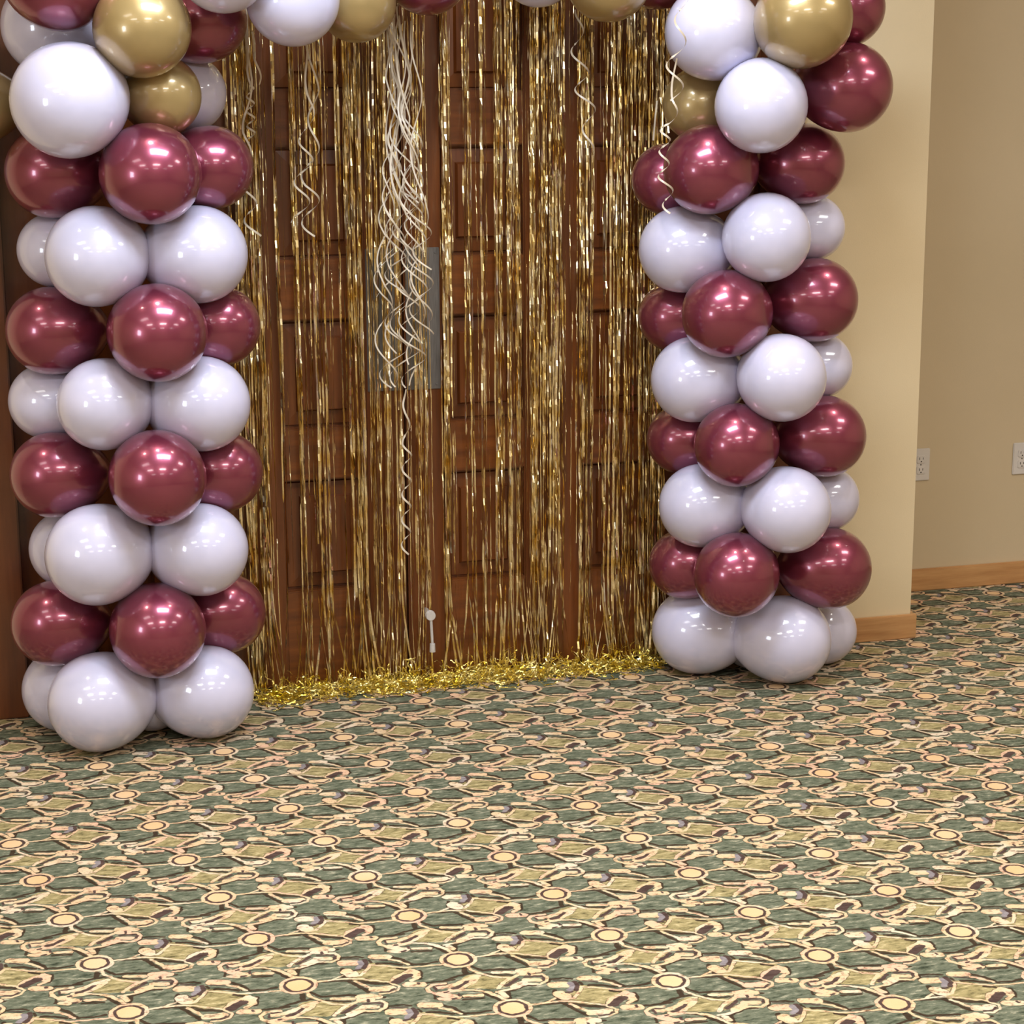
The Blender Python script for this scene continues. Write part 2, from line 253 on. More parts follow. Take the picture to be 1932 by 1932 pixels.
def carpet_material():
    m, nt, b0 = new_mat('patterned_carpet')
    N, Lk = nt.nodes, nt.links
    N.remove(b0)
    def math_(op, a, b=None, clamp=False):
        n = N.new('ShaderNodeMath'); n.operation = op; n.use_clamp = clamp
        for i, v in enumerate((a, b)):
            if v is None: continue
            if isinstance(v, (int, float)): n.inputs[i].default_value = v
            else: Lk.new(v, n.inputs[i])
        return n.outputs[0]
    def vm(op, a, b=None, c=None, out=0):
        n = N.new('ShaderNodeVectorMath'); n.operation = op
        for i, v in enumerate((a, b, c)):
            if v is None: continue
            if isinstance(v, (tuple, list)): n.inputs[i].default_value = v
            else: Lk.new(v, n.inputs[i])
        return n.outputs[out]
    geo = N.new('ShaderNodeNewGeometry')
    wn = noise_tex(nt, 95, 2, vec=geo.outputs['Position'])
    wob = N.new('ShaderNodeTexNoise'); wob.inputs['Scale'].default_value = 70; wob.inputs['Detail'].default_value = 1
    Lk.new(geo.outputs['Position'], wob.inputs['Vector'])
    off = vm('MULTIPLY', vm('SUBTRACT', wob.outputs['Color'], (.5, .5, .5)), (.007, .007, 0))
    pos = vm('ADD', vm('MULTIPLY', geo.outputs['Position'], (1, 1, 0)), off)
    rel = vm('SUBTRACT', pos, (LAT_O[0], LAT_O[1], 0))
    det = LA[0] * LB[1] - LA[1] * LB[0]
    u = vm('DOT_PRODUCT', rel, (LB[1] / det, -LB[0] / det, 0), out=1)
    v = vm('DOT_PRODUCT', rel, (-LA[1] / det, LA[0] / det, 0), out=1)
    fu, fv = math_('FRACT', u), math_('FRACT', v)
    cu = N.new('ShaderNodeCombineXYZ'); cu.inputs[0].default_value = LA[0]; cu.inputs[1].default_value = LA[1]
    p = vm('ADD', vm('MULTIPLY', fu, (LA[0], LA[1], 0)), vm('MULTIPLY', fv, (LB[0], LB[1], 0)))
    N.remove(cu)
    # yarn colour variation
    n1 = noise_tex(nt, 55, 3, vec=geo.outputs['Position'], stretch=(.55, 1.5, 1), rough=.7)
    n2 = noise_tex(nt, 9, 2, vec=geo.outputs['Position'])
    green = ramp(nt, n1, [(.32, srgb(50, 56, 42)), (.45, srgb(90, 95, 77)), (.57, srgb(108, 111, 92)), (.70, srgb(166, 161, 136))])
    khaki = ramp(nt, n1, [(.32, srgb(84, 76, 48)), (.45, srgb(138, 126, 86)), (.57, srgb(160, 146, 102)), (.70, srgb(200, 182, 140))])
    dark = ramp(nt, n1, [(.3, srgb(48, 38, 26)), (.7, srgb(70, 56, 42))])
    dark2 = ramp(nt, n1, [(.3, srgb(60, 44, 38)), (.7, srgb(88, 70, 64))])
    def mixc(f, a, c):
        x = N.new('ShaderNodeMix'); x.data_type = 'RGBA'
        Lk.new(f, x.inputs[0]); Lk.new(a, x.inputs[6]); x.inputs[7].default_value = c
        return x.outputs[2]
    n3 = noise_tex(nt, 62, 3, vec=geo.outputs['Position'], stretch=(.8, 1.2, 1), rough=.75)
    shade = math_('MULTIPLY_ADD', n3, 5.0, clamp=True); shade.node.inputs[2].default_value = -2.55
    cream = mixc(shade, ramp(nt, n2, [(.34, srgb(214, 172, 144)), (.5, srgb(210, 180, 140)), (.66, srgb(214, 194, 168))]), srgb(112, 82, 58))
    disc = ramp(nt, n2, [(.3, srgb(212, 172, 124)), (.7, srgb(216, 184, 144))])
    rimmask = math_('MULTIPLY_ADD', noise_tex(nt, 38, 2, vec=geo.outputs['Position']), 7.0, clamp=True); rimmask.node.inputs[2].default_value = -3.0
    grey = ramp(nt, n1, [(.3, srgb(110, 100, 102)), (.7, srgb(150, 142, 142))])
    cols = {'rim': dark, 'K': khaki, 'D': dark, 'C': cream, 'D2': dark2, 'G2': grey, 'C2': disc}
    h = noise_tex(nt, 420, 2, vec=geo.outputs['Position'])
    bp = N.new('ShaderNodeBump'); bp.inputs['Strength'].default_value = .5; bp.inputs['Distance'].default_value = .004
    Lk.new(h, bp.inputs['Height'])
    NU, NV = 2, 3
    iu = (LB[1] / det, -LB[0] / det); iv = (-LA[1] / det, LA[0] / det)
    def region(i, j):
        """distance fields of the strokes that touch one part of the repeat, as a node group"""
        g = bpy.data.node_groups.new('carpet_repeat', 'ShaderNodeTree')
        g.interface.new_socket('P', in_out='INPUT', socket_type='NodeSocketVector')
        gi, go = g.nodes.new('NodeGroupInput'), g.nodes.new('NodeGroupOutput')
        p = gi.outputs[0]
        def nd(kind, op, ins, out=0, clamp=False):
            n = g.nodes.new(kind); n.operation = op
            if clamp: n.use_clamp = True
            for q, v in enumerate(ins):
                if isinstance(v, (tuple, float, int)): n.inputs[q].default_value = v
                else: g.links.new(v, n.inputs[q])
            return n.outputs[out]
        V_, M_ = 'ShaderNodeVectorMath', 'ShaderNodeMath'
        used = []
        for layer in ('K', 'D', 'C', 'D2', 'G2', 'C2'):
            best = None
            for (Ly, ax, ay, bx, by, r) in CAPS:
                if Ly != layer: continue
                ua, va = ax * iu[0] + ay * iu[1], ax * iv[0] + ay * iv[1]
                ub, vb = bx * iu[0] + by * iu[1], bx * iv[0] + by * iv[1]
                mu, mv = (r + .002) * math.hypot(*iu), (r + .002) * math.hypot(*iv)
                if max(ua, ub) + mu < i / NU or min(ua, ub) - mu > (i + 1) / NU: continue
                if max(va, vb) + mv < j / NV or min(va, vb) - mv > (j + 1) / NV: continue
                pa = nd(V_, 'SUBTRACT', (p, (ax, ay, 0)))
                l2 = (bx - ax) ** 2 + (by - ay) ** 2
                if l2 > 1e-9:
                    k = nd(V_, 'DOT_PRODUCT', (pa, ((bx - ax) / l2, (by - ay) / l2, 0)), 1)
                    k = nd(M_, 'ADD', (k, 0.0), clamp=True)
                    pa = nd(V_, 'MULTIPLY_ADD', (k, (ax - bx, ay - by, 0), pa))
                dd = nd(M_, 'SUBTRACT', (nd(V_, 'LENGTH', (pa,), 1), r))
                best = dd if best is None else nd(M_, 'MINIMUM', (best, dd))
            if best is None: continue
            if layer == 'C':
                rim = nd(M_, 'MULTIPLY_ADD', (best, -1 / .0016, 1.55), clamp=True)
                g.interface.new_socket('rim', in_out='OUTPUT', socket_type='NodeSocketFloat')
                used.append('rim')
                g.links.new(rim, go.inputs[len(used) - 1])
            fac = nd(M_, 'MULTIPLY_ADD', (best, -1 / .0018, .5), clamp=True)
            g.interface.new_socket(layer, in_out='OUTPUT', socket_type='NodeSocketFloat')
            used.append(layer)
            g.links.new(fac, go.inputs[len(used) - 1])
        return g, used
    def closure(i, j):
        g, used = region(i, j)
        gn = N.new('ShaderNodeGroup'); gn.node_tree = g
        Lk.new(p, gn.inputs[0])
        colr = green
        for q, layer in enumerate(used):
            mx = N.new('ShaderNodeMix'); mx.data_type = 'RGBA'
            Lk.new(math_('MULTIPLY', gn.outputs[q], rimmask) if layer == 'rim' else gn.outputs[q], mx.inputs[0]); Lk.new(colr, mx.inputs[6]); Lk.new(cols[layer], mx.inputs[7])
            colr = mx.outputs[2]
        b = N.new('ShaderNodeBsdfPrincipled')
        setp(b, Roughness=.95, Specular_IOR_Level=.12)
        Lk.new(colr, b.inputs['Base Color']); Lk.new(bp.outputs[0], b.inputs['Normal'])
        return b.outputs[0]
    def mixs(f, a, c):
        n = N.new('ShaderNodeMixShader'); Lk.new(f, n.inputs[0]); Lk.new(a, n.inputs[1]); Lk.new(c, n.inputs[2]); return n.outputs[0]
    rows = []
    for i in range(NU):
        acc = closure(i, 0)
        for j in range(1, NV):
            acc = mixs(math_('GREATER_THAN', fv, j / NV), acc, closure(i, j))
        rows.append(acc)
    acc = rows[0]
    for i in range(1, NU):
        acc = mixs(math_('GREATER_THAN', fu, i / NU), acc, rows[i])
    Lk.new(acc, N['Material Output'].inputs[0])
    return m
M['carpet'] = carpet_material()

# ------------------------------------------------------------------ setting
def struct(name, boxes, mat, bev=0.0, parent=None, label=None):
    bm = bmesh.new()
    for b in boxes: box(bm, *b, bev=bev)
    o = mesh_obj(name, bm, mat, parent)
    if parent is None: o['kind'] = 'structure'
    if label: o['label'] = label
    return o
XC, HY = 1.667, 0.545            # outer corner of the door wall, plane of the hallway wall
DL, DR, DTOP = -1.12, 1.12, 2.26  # door opening
struct('floor', [(-4.2, 5.0, -9.0, 1.0, -.10, 0)], M['carpet'], label='green, khaki and cream patterned carpet floor')
struct('ceiling', [(-4.2, 5.0, -9.0, 1.0, CEIL, CEIL + .1)], M['ceiling'])
struct('wall_door', [(DR + .11, XC, 0, HY + .005, 0, CEIL), (-4.2, DL - .11, 0, .15, 0, CEIL), (DL - .12, DR + .12, 0, .15, DTOP + .1, CEIL),
                     (DL - .12, DR + .12, .10, .15, 0, DTOP + .11)], M['wall'], label='cream wall around the double doors ending at an outer corner')
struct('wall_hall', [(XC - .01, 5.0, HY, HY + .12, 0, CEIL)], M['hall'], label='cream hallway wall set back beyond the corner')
struct('wall_right', [(4.9, 5.0, -9.0, 1.0, 0, CEIL)], M['wall'])
struct('wall_left', [(-4.2, -4.0, -9.0, .1, 0, CEIL)], M['wall'])
struct('wall_back', [(-4.2, 5.0, -9.1, -9.0, 0, CEIL)], M['wall'])
def baseboard(name, x0, x1, y0, y1, label):
    bm = bmesh.new(); box(bm, x0, x1, y0, y1, 0, .080, bev=.003)
    return tag(mesh_obj(name, bm, M['oak']), label, kind='structure')
baseboard('baseboard_right', DR + .12, XC + .016, -.016, .0, 'light oak baseboard at the foot of the wall beside the right balloon column')
baseboard('baseboard_corner', XC, XC + .016, -.002, HY, 'light oak baseboard on the side of the wall corner')
baseboard('baseboard_hall', XC + .016, 4.9, HY - .016, HY, 'oak baseboard along the hallway wall')
# wooden casing and jambs of the double door
def trim(name, b, mat, label):
    bm = bmesh.new(); box(bm, *b, bev=.004)
    return tag(mesh_obj(name, bm, mat), label, kind='structure')
trim('trim_1', (DL - .20, DL, -.025, .10, 0, DTOP + .11), M['casing'], 'brown wooden door casing at the left edge')
trim('trim_2', (DR, DR + .12, -.025, .10, 0, DTOP + .11), M['casing'], 'brown wooden door casing behind the right balloon column')
trim('trim_3', (DL - .20, DR + .12, -.026, .10, DTOP, DTOP + .12), M['casing'], 'brown wooden head casing above the doors')
trim('trim_4', (DL, -.925, .035, .10, 0, DTOP), M['casing'], 'recessed brown wooden jamb left of the doors')
trim('trim_5', (.925, DR, .035, .10, 0, DTOP), M['casing'], 'recessed brown wooden jamb right of the doors')

# ---- double doors: stiles, rails and eight raised panels each
DOOR_W = .915
ROWS = ((.30, .632), (.785, 1.10), (1.275, 1.59), (1.745, 2.06))
def make_door(name, x0, mirror, label):
    door = empty(name, (x0 + DOOR_W / 2, .06, 0))
    tag(door, label, kind='structure')
    def X(a, b):
        a, b = (DOOR_W - b, DOOR_W - a) if mirror else (a, b)
        return a - DOOR_W / 2, b - DOOR_W / 2
    def piece(nm, a, b, z0, z1, mat, y0=-.04, y1=0.0, bev=.004):
        xa, xb = X(a, b); bm = bmesh.new(); box(bm, xa, xb, y0, y1, z0, z1, bev=bev)
        return mesh_obj(nm, bm, mat, door)
    H = 2.25
    lock, hinge, cw, mul = .115, .115, .25, .185
    c1 = (lock, lock + cw); c2 = (lock + cw + mul, lock + 2 * cw + mul)
    piece('door_core', 0.0, DOOR_W, .006, H, M['door_wood'], -.012, .0, 0)
    piece('stile', .002, lock, .008, H, M['door_wood'])
    piece('stile', c1[1], c2[0], .008, H, M['door_wood'], -.0395)
    piece('stile', c2[1], DOOR_W - .002, .008, H, M['door_wood'])
    edges = [.008] + [z for r in ROWS for z in r] + [H]
    for (ca, cb) in (c1, c2):
        for k in range(0, len(edges), 2):
            piece('rail', ca - .001, cb + .001, edges[k], edges[k + 1], M['door_rail'])
        for (z0, z1) in ROWS:
            xa, xb = X(ca + .006, cb - .006)
            z0, z1 = z0 + .006, z1 - .006
            bv, yb, yt, ym = .042, -.010, -.034, -.018
            v = []
            for (i, y) in ((0, yb), (.004, ym), (bv, ym - .004), (bv + .006, yt)):
                v += [(xa + i, y, z0 + i), (xb - i, y, z0 + i), (xb - i, y, z1 - i), (xa + i, y, z1 - i)]
            f = [(4 * q + i, 4 * q + (i + 1) % 4, 4 * q + 4 + (i + 1) % 4, 4 * q + 4 + i) for q in range(3) for i in range(4)] + [(12, 13, 14, 15)]
            raw_obj('panel', v, f, M['door_wood'], door)
    bm = bmesh.new(); xa, xb = X(.006, .108)
    box(bm, xa, xb, -.0435, -.0395, .885, 1.30, bev=.0015)
    plate = mesh_obj('push_plate', bm, M['steel'], door); tag(plate, 'grey metal push plate')
    for zz in (.90, 1.285):
        for xx in (xa + .012, xb - .012):
            bm = bmesh.new(); cyl(bm, (xx, -.0432, zz), (xx, -.0450, zz), .004, .003, 10)
            mesh_obj('screw', bm, M['steel'], plate)
    return door, X
door_1, X1 = make_door('door_1', -.9165, True, 'left leaf of the brown panelled wooden double door behind the foil curtain')
door_2, X2 = make_door('door_2', .0015, False, 'right leaf of the brown panelled wooden double door behind the foil curtain')
# kick-down stop on the right leaf
xs = .054 - (.0015 + DOOR_W / 2)
bm = bmesh.new()
cyl(bm, (xs, -.040, .212), (xs, -.100, .212), .009, .009, 14); cyl(bm, (xs, -.098, .212), (xs, -.110, .212), .0155, .014, 20)
cyl(bm, (xs + .001, -.104, .203), (xs + .004, -.106, .125), .0045, .004, 10); cyl(bm, (xs + .004, -.106, .125), (xs + .004, -.106, .10), .008, .009, 12)
tag(mesh_obj('door_stop', bm, M['chrome'], door_2), 'small metal kick-down door stop')

# ------------------------------------------------------------------ wall outlets
def make_outlet(x, label, first=None):
    t = empty('wall_outlet', (x, HY, .4575))
    tag(t, label, 'outlet')
    bm = bmesh.new(); box(bm, -.035, .035, -.006, 0, -.0575, .0575, bev=.0025)
    pl = mesh_obj('cover_plate', bm, M['plastic'], t)
    for s in (-1, 1):
        bm = bmesh.new(); box(bm, -.0165, .0165, -.0085, -.005, s * .0195 - .0135, s * .0195 + .0135, bev=.003)
        r = mesh_obj('receptacle', bm, M['plastic'], t)
        for (sx, hh) in ((-.0065, .0045), (.0065, .0038)):
            bm = bmesh.new(); box(bm, sx - .0011, sx + .0011, -.0089, -.0082, s * .0195 - hh + .003, s * .0195 + hh + .003)
            mesh_obj('slot', bm, M['dark'], r)
        bm = bmesh.new(); cyl(bm, (0, -.0082, s * .0195 - .0075), (0, -.0089, s * .0195 - .0075), .0024, seg=10)
        mesh_obj('slot', bm, M['dark'], r)
    bm = bmesh.new(); cyl(bm, (0, -.0055, 0), (0, -.0072, 0), .003, .0022, 10)
    mesh_obj('screw', bm, M['steel'], t)
    return t
make_outlet(1.974, 'pale wall outlet on the hallway wall half hidden by the wall corner')
make_outlet(2.374, 'pale wall outlet on the hallway wall at the right edge of the photo')

# ------------------------------------------------------------------ balloons
def balloon_mesh(name, mat):
    # unit balloon, nose on +X, tail on -X
    prof = []
    for i in range(15):
        t = PI / 2 * i / 14
        prof.append((math.cos(t), math.sin(t)))
    for i in range(1, 15):          # fuller, longer back half that closes on the neck
        t = i / 14
        x = -1.36 * t
        prof.append((x, max(.07, (1 - t ** 2.15) ** .62)))
    seg = 40
    v = [(1, 0, 0)]; f = []
    for (x, r) in prof[1:]:
        for k in range(seg):
            a = 2 * PI * k / seg
            v.append((x, r * math.cos(a), r * math.sin(a)))
    for k in range(seg): f.append((0, 1 + k, 1 + (k + 1) % seg))
    for j in range(len(prof) - 2):
        for k in range(seg):
            a = 1 + j * seg
            f.append((a + k, a + seg + k, a + seg + (k + 1) % seg, a + (k + 1) % seg))
    e = 1 + (len(prof) - 2) * seg
    f.append(tuple(e + k for k in range(seg))[::-1])
    me = bpy.data.meshes.new(name); me.from_pydata(v, [], [q[::-1] for q in f]); me.materials.append(mat)
    for p in me.polygons: p.use_smooth = True
    me.update()
    bm = bmesh.new(); bm.from_mesh(me); bmesh.ops.recalc_face_normals(bm, faces=bm.faces); bm.to_mesh(me); bm.free()
    return me
def knot_mesh(name, mat):
    bm = bmesh.new()
    bmesh.ops.create_uvsphere(bm, u_segments=12, v_segments=8, radius=.085, matrix=Matrix.Translation((-1.40, 0, 0)) @ Matrix.Diagonal((.6, 1, 1, 1)))
    cyl(bm, (-1.42, 0, 0), (-1.50, 0, 0), .05, .10, 12)
    me = bpy.data.meshes.new(name); bm.to_mesh(me); bm.free(); me.materials.append(mat)
    for p in me.polygons: p.use_smooth = True
    return me
BM = {k: (balloon_mesh('balloon', M[n]), knot_mesh('knot', M[n])) for k, n in (('w', 'white'), ('b', 'burgundy'), ('g', 'gold'))}
# colour, centre, radius, outward direction, label, group
BALLOONS = [
    ('w', (-0.9475, -0.3666, 0.1333), 0.1343, (-0.837, -0.548, 0.0), 'white balloon, front left of the bottom white ring on the left column', 0),
    ('w', (-0.6509, -0.3379, 0.1274), 0.1284, (0.91, -0.415, 0.0), 'white balloon, front right of the bottom white ring on the left column', 0),
    ('w', (-1.0237, -0.1641, 0.1172), 0.1182, (-0.904, 0.428, 0.0), 'white balloon, back left of the bottom white ring on the left column', 0),
    ('w', (-0.7901, -0.2251, 0.0878), 0.0888, (0.215, 0.977, 0.0), 'white balloon, back middle of the bottom white ring on the left column', 0),
    ('b', (-1.0456, -0.2579, 0.3332), 0.1165, (-0.999, 0.049, 0.0), 'burgundy balloon, left of the lowest burgundy ring on the left column', 0),
    ('b', (-0.7845, -0.4197, 0.334), 0.1274, (0.103, -0.995, 0.0), 'burgundy balloon, front of the lowest burgundy ring on the left column', 0),
    ('b', (-0.5813, -0.2292, 0.3172), 0.1141, (0.983, 0.183, 0.0), 'burgundy balloon, back right of the lowest burgundy ring on the left column', 0),
    ('w', (-0.9326, -0.383, 0.5441), 0.1346, (-0.761, -0.649, 0.0), 'white balloon, front left of the second white ring from the floor on the left column', 0),
    ('w', (-0.6567, -0.3845, 0.5396), 0.1252, (0.781, -0.624, 0.0), 'white balloon, front right of the second white ring from the floor on the left column', 0),
    ('w', (-0.9926, -0.1603, 0.516), 0.1078, (-0.869, 0.495, 0.0), 'white balloon, back left of the second white ring from the floor on the left column', 0),
    ('b', (-1.0267, -0.2631, 0.7431), 0.1146, (-1.0, 0.031, 0.0), 'burgundy balloon, left of the second burgundy ring from the floor on the left column', 0),
    ('b', (-0.7718, -0.4757, 0.7589), 0.1253, (0.136, -0.991, 0.0), 'burgundy balloon, front of the second burgundy ring from the floor on the left column', 0),
    ('b', (-0.5819, -0.292, 0.7313), 0.111, (0.995, -0.1, 0.0), 'burgundy balloon, back right of the second burgundy ring from the floor on the left column', 0),
    ('w', (-0.8948, -0.3777, 0.9438), 0.1203, (-0.661, -0.751, 0.0), 'white balloon, front left of the third white ring from the floor on the left column', 0),
    ('w', (-0.6379, -0.3785, 0.9331), 0.1263, (0.831, -0.556, 0.0), 'white balloon, front right of the third white ring from the floor on the left column', 0),
    ('w', (-1.0304, -0.1763, 0.9293), 0.1013, (-0.926, 0.377, 0.0), 'white balloon, back left of the third white ring from the floor on the left column', 0),
    ('b', (-1.0136, -0.25, 1.1268), 0.116, (-0.996, 0.093, 0.0), 'burgundy balloon, left of the third burgundy ring from the floor on the left column', 0),
    ('b', (-0.7543, -0.4635, 1.1352), 0.1265, (0.23, -0.973, 0.0), 'burgundy balloon, front of the third burgundy ring from the floor on the left column', 0),
    ('b', (-0.5728, -0.2901, 1.1278), 0.1079, (0.996, -0.088, 0.0), 'burgundy balloon, back right of the third burgundy ring from the floor on the left column', 0),
    ('w', (-0.8972, -0.3943, 1.3287), 0.1289, (-0.616, -0.788, 0.0), 'white balloon, front left of the fourth white ring from the floor on the left column', 0),
    ('w', (-0.632, -0.3765, 1.3259), 0.1271, (0.845, -0.535, 0.0), 'white balloon, front right of the fourth white ring from the floor on the left column', 0),
    ('w', (-0.989, -0.1981, 1.3336), 0.098, (-0.935, 0.356, 0.0), 'white balloon, back left of the fourth white ring from the floor on the left column', 0),
    ('b', (-0.9903, -0.2566, 1.5382), 0.1181, (-0.998, 0.07, 0.0), 'burgundy balloon, left of the fourth burgundy ring from the floor on the left column', 0),
    ('b', (-0.7546, -0.4695, 1.5375), 0.1269, (0.222, -0.975, 0.0), 'burgundy balloon, front of the fourth burgundy ring from the floor on the left column', 0),
    ('b', (-0.5828, -0.3258, 1.5468), 0.108, (0.969, -0.249, 0.0), 'burgundy balloon, back right of the fourth burgundy ring from the floor on the left column', 0),
    ('w', (-0.9503, -0.4762, 1.7184), 0.1413, (-0.545, -0.82, -0.177), 'large white balloon low on the left corner of the arch, biggest and nearest the viewer', 0),
    ('g', (-0.7107, -0.3798, 1.731), 0.1013, (0.548, -0.797, -0.254), 'gold balloon tucked beside the large white one, lower of two golds on the left corner', 0),
    ('w', (-0.6246, -0.2072, 1.7373), 0.1023, (0.951, 0.232, -0.204), 'shaded white balloon behind the lower gold one on the left corner', 0),
    ('g', (-0.7628, -0.502, 1.8937), 0.1201, (0.143, -0.966, 0.215), 'shiny gold balloon at the top of the left corner, upper of two golds', 0),
    ('b', (-0.5818, -0.2905, 1.9229), 0.1084, (0.933, -0.173, 0.315), 'burgundy balloon right of the upper gold one on the left corner', 0),
    ('w', (-0.9695, -0.2106, 1.9064), 0.1256, (-0.914, 0.213, 0.344), 'greyish white balloon at the top left, behind the large white and the burgundy one', 0),
    ('b', (-0.9725, -0.449, 2.0152), 0.1219, (-0.588, -0.678, 0.44), 'burgundy balloon cut by the top left corner of the photo', 0),
    ('g', (-1.1694, -0.1533, 1.7071), 0.0991, (-0.957, 0.251, -0.144), 'pale gold balloon barely showing at the left edge beside the large white one', 0),
    ('w', (-0.5695, -0.5689, 2.0416), 0.1165, (-0.0, -0.759, -0.651), 'white balloon cut by the top edge, next to the left corner of the arch', 2),
    ('w', (-0.3824, -0.4682, 1.9686), 0.1191, (0.0, -0.759, -0.651), 'big white balloon at the top edge above the left ribbons', 2),
    ('g', (-0.1957, -0.3541, 1.9684), 0.1051, (0.0, -0.759, -0.651), 'gold balloon at the top edge right of the big white one', 2),
    ('b', (-0.0026, -0.3478, 2.0488), 0.1143, (-0.0, -0.759, -0.651), 'dark burgundy balloon at the top edge right of the middle ribbon bunch', 2),
    ('w', (0.3345, -0.2396, 2.0702), 0.107, (0.0, -0.759, -0.651), 'white balloon just peeking in at the top edge, left of a gold one', 2),
    ('g', (0.4861, -0.3903, 2.0376), 0.1193, (-0.0, -0.759, -0.651), 'gold balloon at the top edge right of the peeking white one', 2),
    ('b', (0.6858, -0.2379, 2.0724), 0.1119, (0.0, -0.759, -0.651), 'burgundy balloon barely showing at the top edge beside the right corner', 2),
    ('w', (0.7814, -0.4006, 1.8954), 0.1288, (-0.805, -0.555, 0.211), 'white balloon upper left on the right corner, a ribbon hanging before it', 1),
    ('g', (0.9807, -0.5617, 1.9263), 0.1305, (-0.06, -0.97, 0.236), 'large gold balloon at the top of the right corner', 1),
    ('b', (1.1807, -0.4058, 1.9616), 0.106, (0.702, -0.605, 0.377), 'burgundy balloon at the top right, behind the large gold one', 1),
    ('b', (1.1723, -0.4451, 1.7457), 0.1238, (0.657, -0.744, -0.124), 'burgundy balloon sticking out farthest right under the gold one, against the cream wall', 1),
    ('g', (0.8126, -0.2394, 1.7017), 0.1052, (-0.952, 0.054, -0.3), 'dark gold balloon in the shade behind the front white one on the right corner', 1),
    ('w', (0.8871, -0.5037, 1.6965), 0.1267, (-0.397, -0.892, -0.218), 'front white balloon on the right corner between gold and burgundy ones', 1),
    ('b', (0.756, -0.1332, 1.4899), 0.1031, (-0.857, 0.515, 0.0), 'burgundy balloon, back left of the fourth burgundy ring from the floor on the right column', 1),
    ('b', (0.7897, -0.365, 1.5236), 0.1242, (-0.927, -0.375, 0.0), 'burgundy balloon, front of the fourth burgundy ring from the floor on the right column', 1),
    ('b', (1.1073, -0.3172, 1.5342), 0.1136, (0.945, -0.327, 0.0), 'burgundy balloon, right of the fourth burgundy ring from the floor on the right column', 1),
    ('w', (0.7621, -0.2442, 1.2941), 0.1233, (-0.989, 0.149, 0.0), 'white balloon, front left of the fourth white ring from the floor on the right column', 1),
    ('w', (0.949, -0.4174, 1.3353), 0.125, (-0.348, -0.938, 0.0), 'white balloon, front right of the fourth white ring from the floor on the right column', 1),
    ('w', (1.1651, -0.2505, 1.3474), 0.0959, (0.984, 0.176, 0.0), 'white balloon, back right of the fourth white ring from the floor on the right column', 1),
    ('b', (0.781, -0.1331, 1.0902), 0.1032, (-0.83, 0.557, 0.0), 'burgundy balloon, back left of the third burgundy ring from the floor on the right column', 1),
    ('b', (0.841, -0.3869, 1.1216), 0.1245, (-0.83, -0.558, 0.0), 'burgundy balloon, front of the third burgundy ring from the floor on the right column', 1),
    ('b', (1.1483, -0.3289, 1.1452), 0.1214, (0.95, -0.313, 0.0), 'burgundy balloon, right of the third burgundy ring from the floor on the right column', 1),
    ('w', (0.7967, -0.2663, 0.9199), 0.1248, (-0.998, 0.067, 0.0), 'white balloon, front left of the third white ring from the floor on the right column', 1),
    ('w', (0.9927, -0.4514, 0.9407), 0.125, (-0.042, -0.999, 0.0), 'white balloon, front right of the third white ring from the floor on the right column', 1),
    ('w', (1.197, -0.2597, 0.9425), 0.0974, (0.995, 0.103, 0.0), 'white balloon, back right of the third white ring from the floor on the right column', 1),
    ('b', (0.8057, -0.1475, 0.7233), 0.1029, (-0.826, 0.564, 0.0), 'burgundy balloon, back left of the second burgundy ring from the floor on the right column', 1),
    ('b', (0.8764, -0.3982, 0.744), 0.1202, (-0.723, -0.691, 0.0), 'burgundy balloon, front of the second burgundy ring from the floor on the right column', 1),
    ('b', (1.1846, -0.3393, 0.7444), 0.1202, (0.952, -0.306, 0.0), 'burgundy balloon, right of the second burgundy ring from the floor on the right column', 1),
    ('w', (0.8214, -0.2738, 0.5453), 0.1234, (-0.999, 0.035, 0.0), 'white balloon, front left of the second white ring from the floor on the right column', 1),
    ('w', (1.025, -0.4392, 0.553), 0.1257, (0.155, -0.988, 0.0), 'white balloon, front right of the second white ring from the floor on the right column', 1),
    ('w', (1.2279, -0.2685, 0.5399), 0.0988, (0.999, 0.05, 0.0), 'white balloon, back right of the second white ring from the floor on the right column', 1),
    ('b', (0.8065, -0.1816, 0.3484), 0.1053, (-0.891, 0.453, 0.0), 'burgundy balloon, back left of the lowest burgundy ring on the right column', 1),
    ('b', (0.8785, -0.412, 0.3631), 0.1232, (-0.677, -0.736, 0.0), 'burgundy balloon, front of the lowest burgundy ring on the right column', 1),
    ('b', (1.211, -0.3469, 0.3445), 0.1219, (0.953, -0.302, 0.0), 'burgundy balloon, right of the lowest burgundy ring on the right column', 1),
    ('w', (0.8546, -0.159, 0.1301), 0.1311, (-0.769, 0.64, 0.0), 'white balloon, front left of the bottom white ring on the right column', 1),
    ('w', (1.0828, -0.3317, 0.131), 0.132, (0.848, -0.529, 0.0), 'white balloon, front right of the bottom white ring on the right column', 1),
    ('w', (1.2708, -0.1841, 0.1026), 0.1036, (0.943, 0.334, 0.0), 'white balloon, back right of the bottom white ring on the right column', 1),
    ('w', (1.0363, -0.1571, 0.0808), 0.0818, (0.283, 0.959, 0.0), 'white balloon, back middle of the bottom white ring on the right column', 1),
]
GROUPS = ('balloons of the left column', 'balloons of the right column', 'balloons of the arch top')
rb = random.Random(5)
for (c, P, R, D, label, g) in BALLOONS:
    o = bpy.data.objects.new('balloon', BM[c][0])
    q = Vector(D).normalized().to_track_quat('X', 'Z')
    o.rotation_mode = 'QUATERNION'
    o.rotation_quaternion = q
    o.location = P
    o.scale = (R, R, R)
    link(o)
    tag(o, label, 'balloon', GROUPS[g])
    k = bpy.data.objects.new('knot', BM[c][1])
    link(k, o)

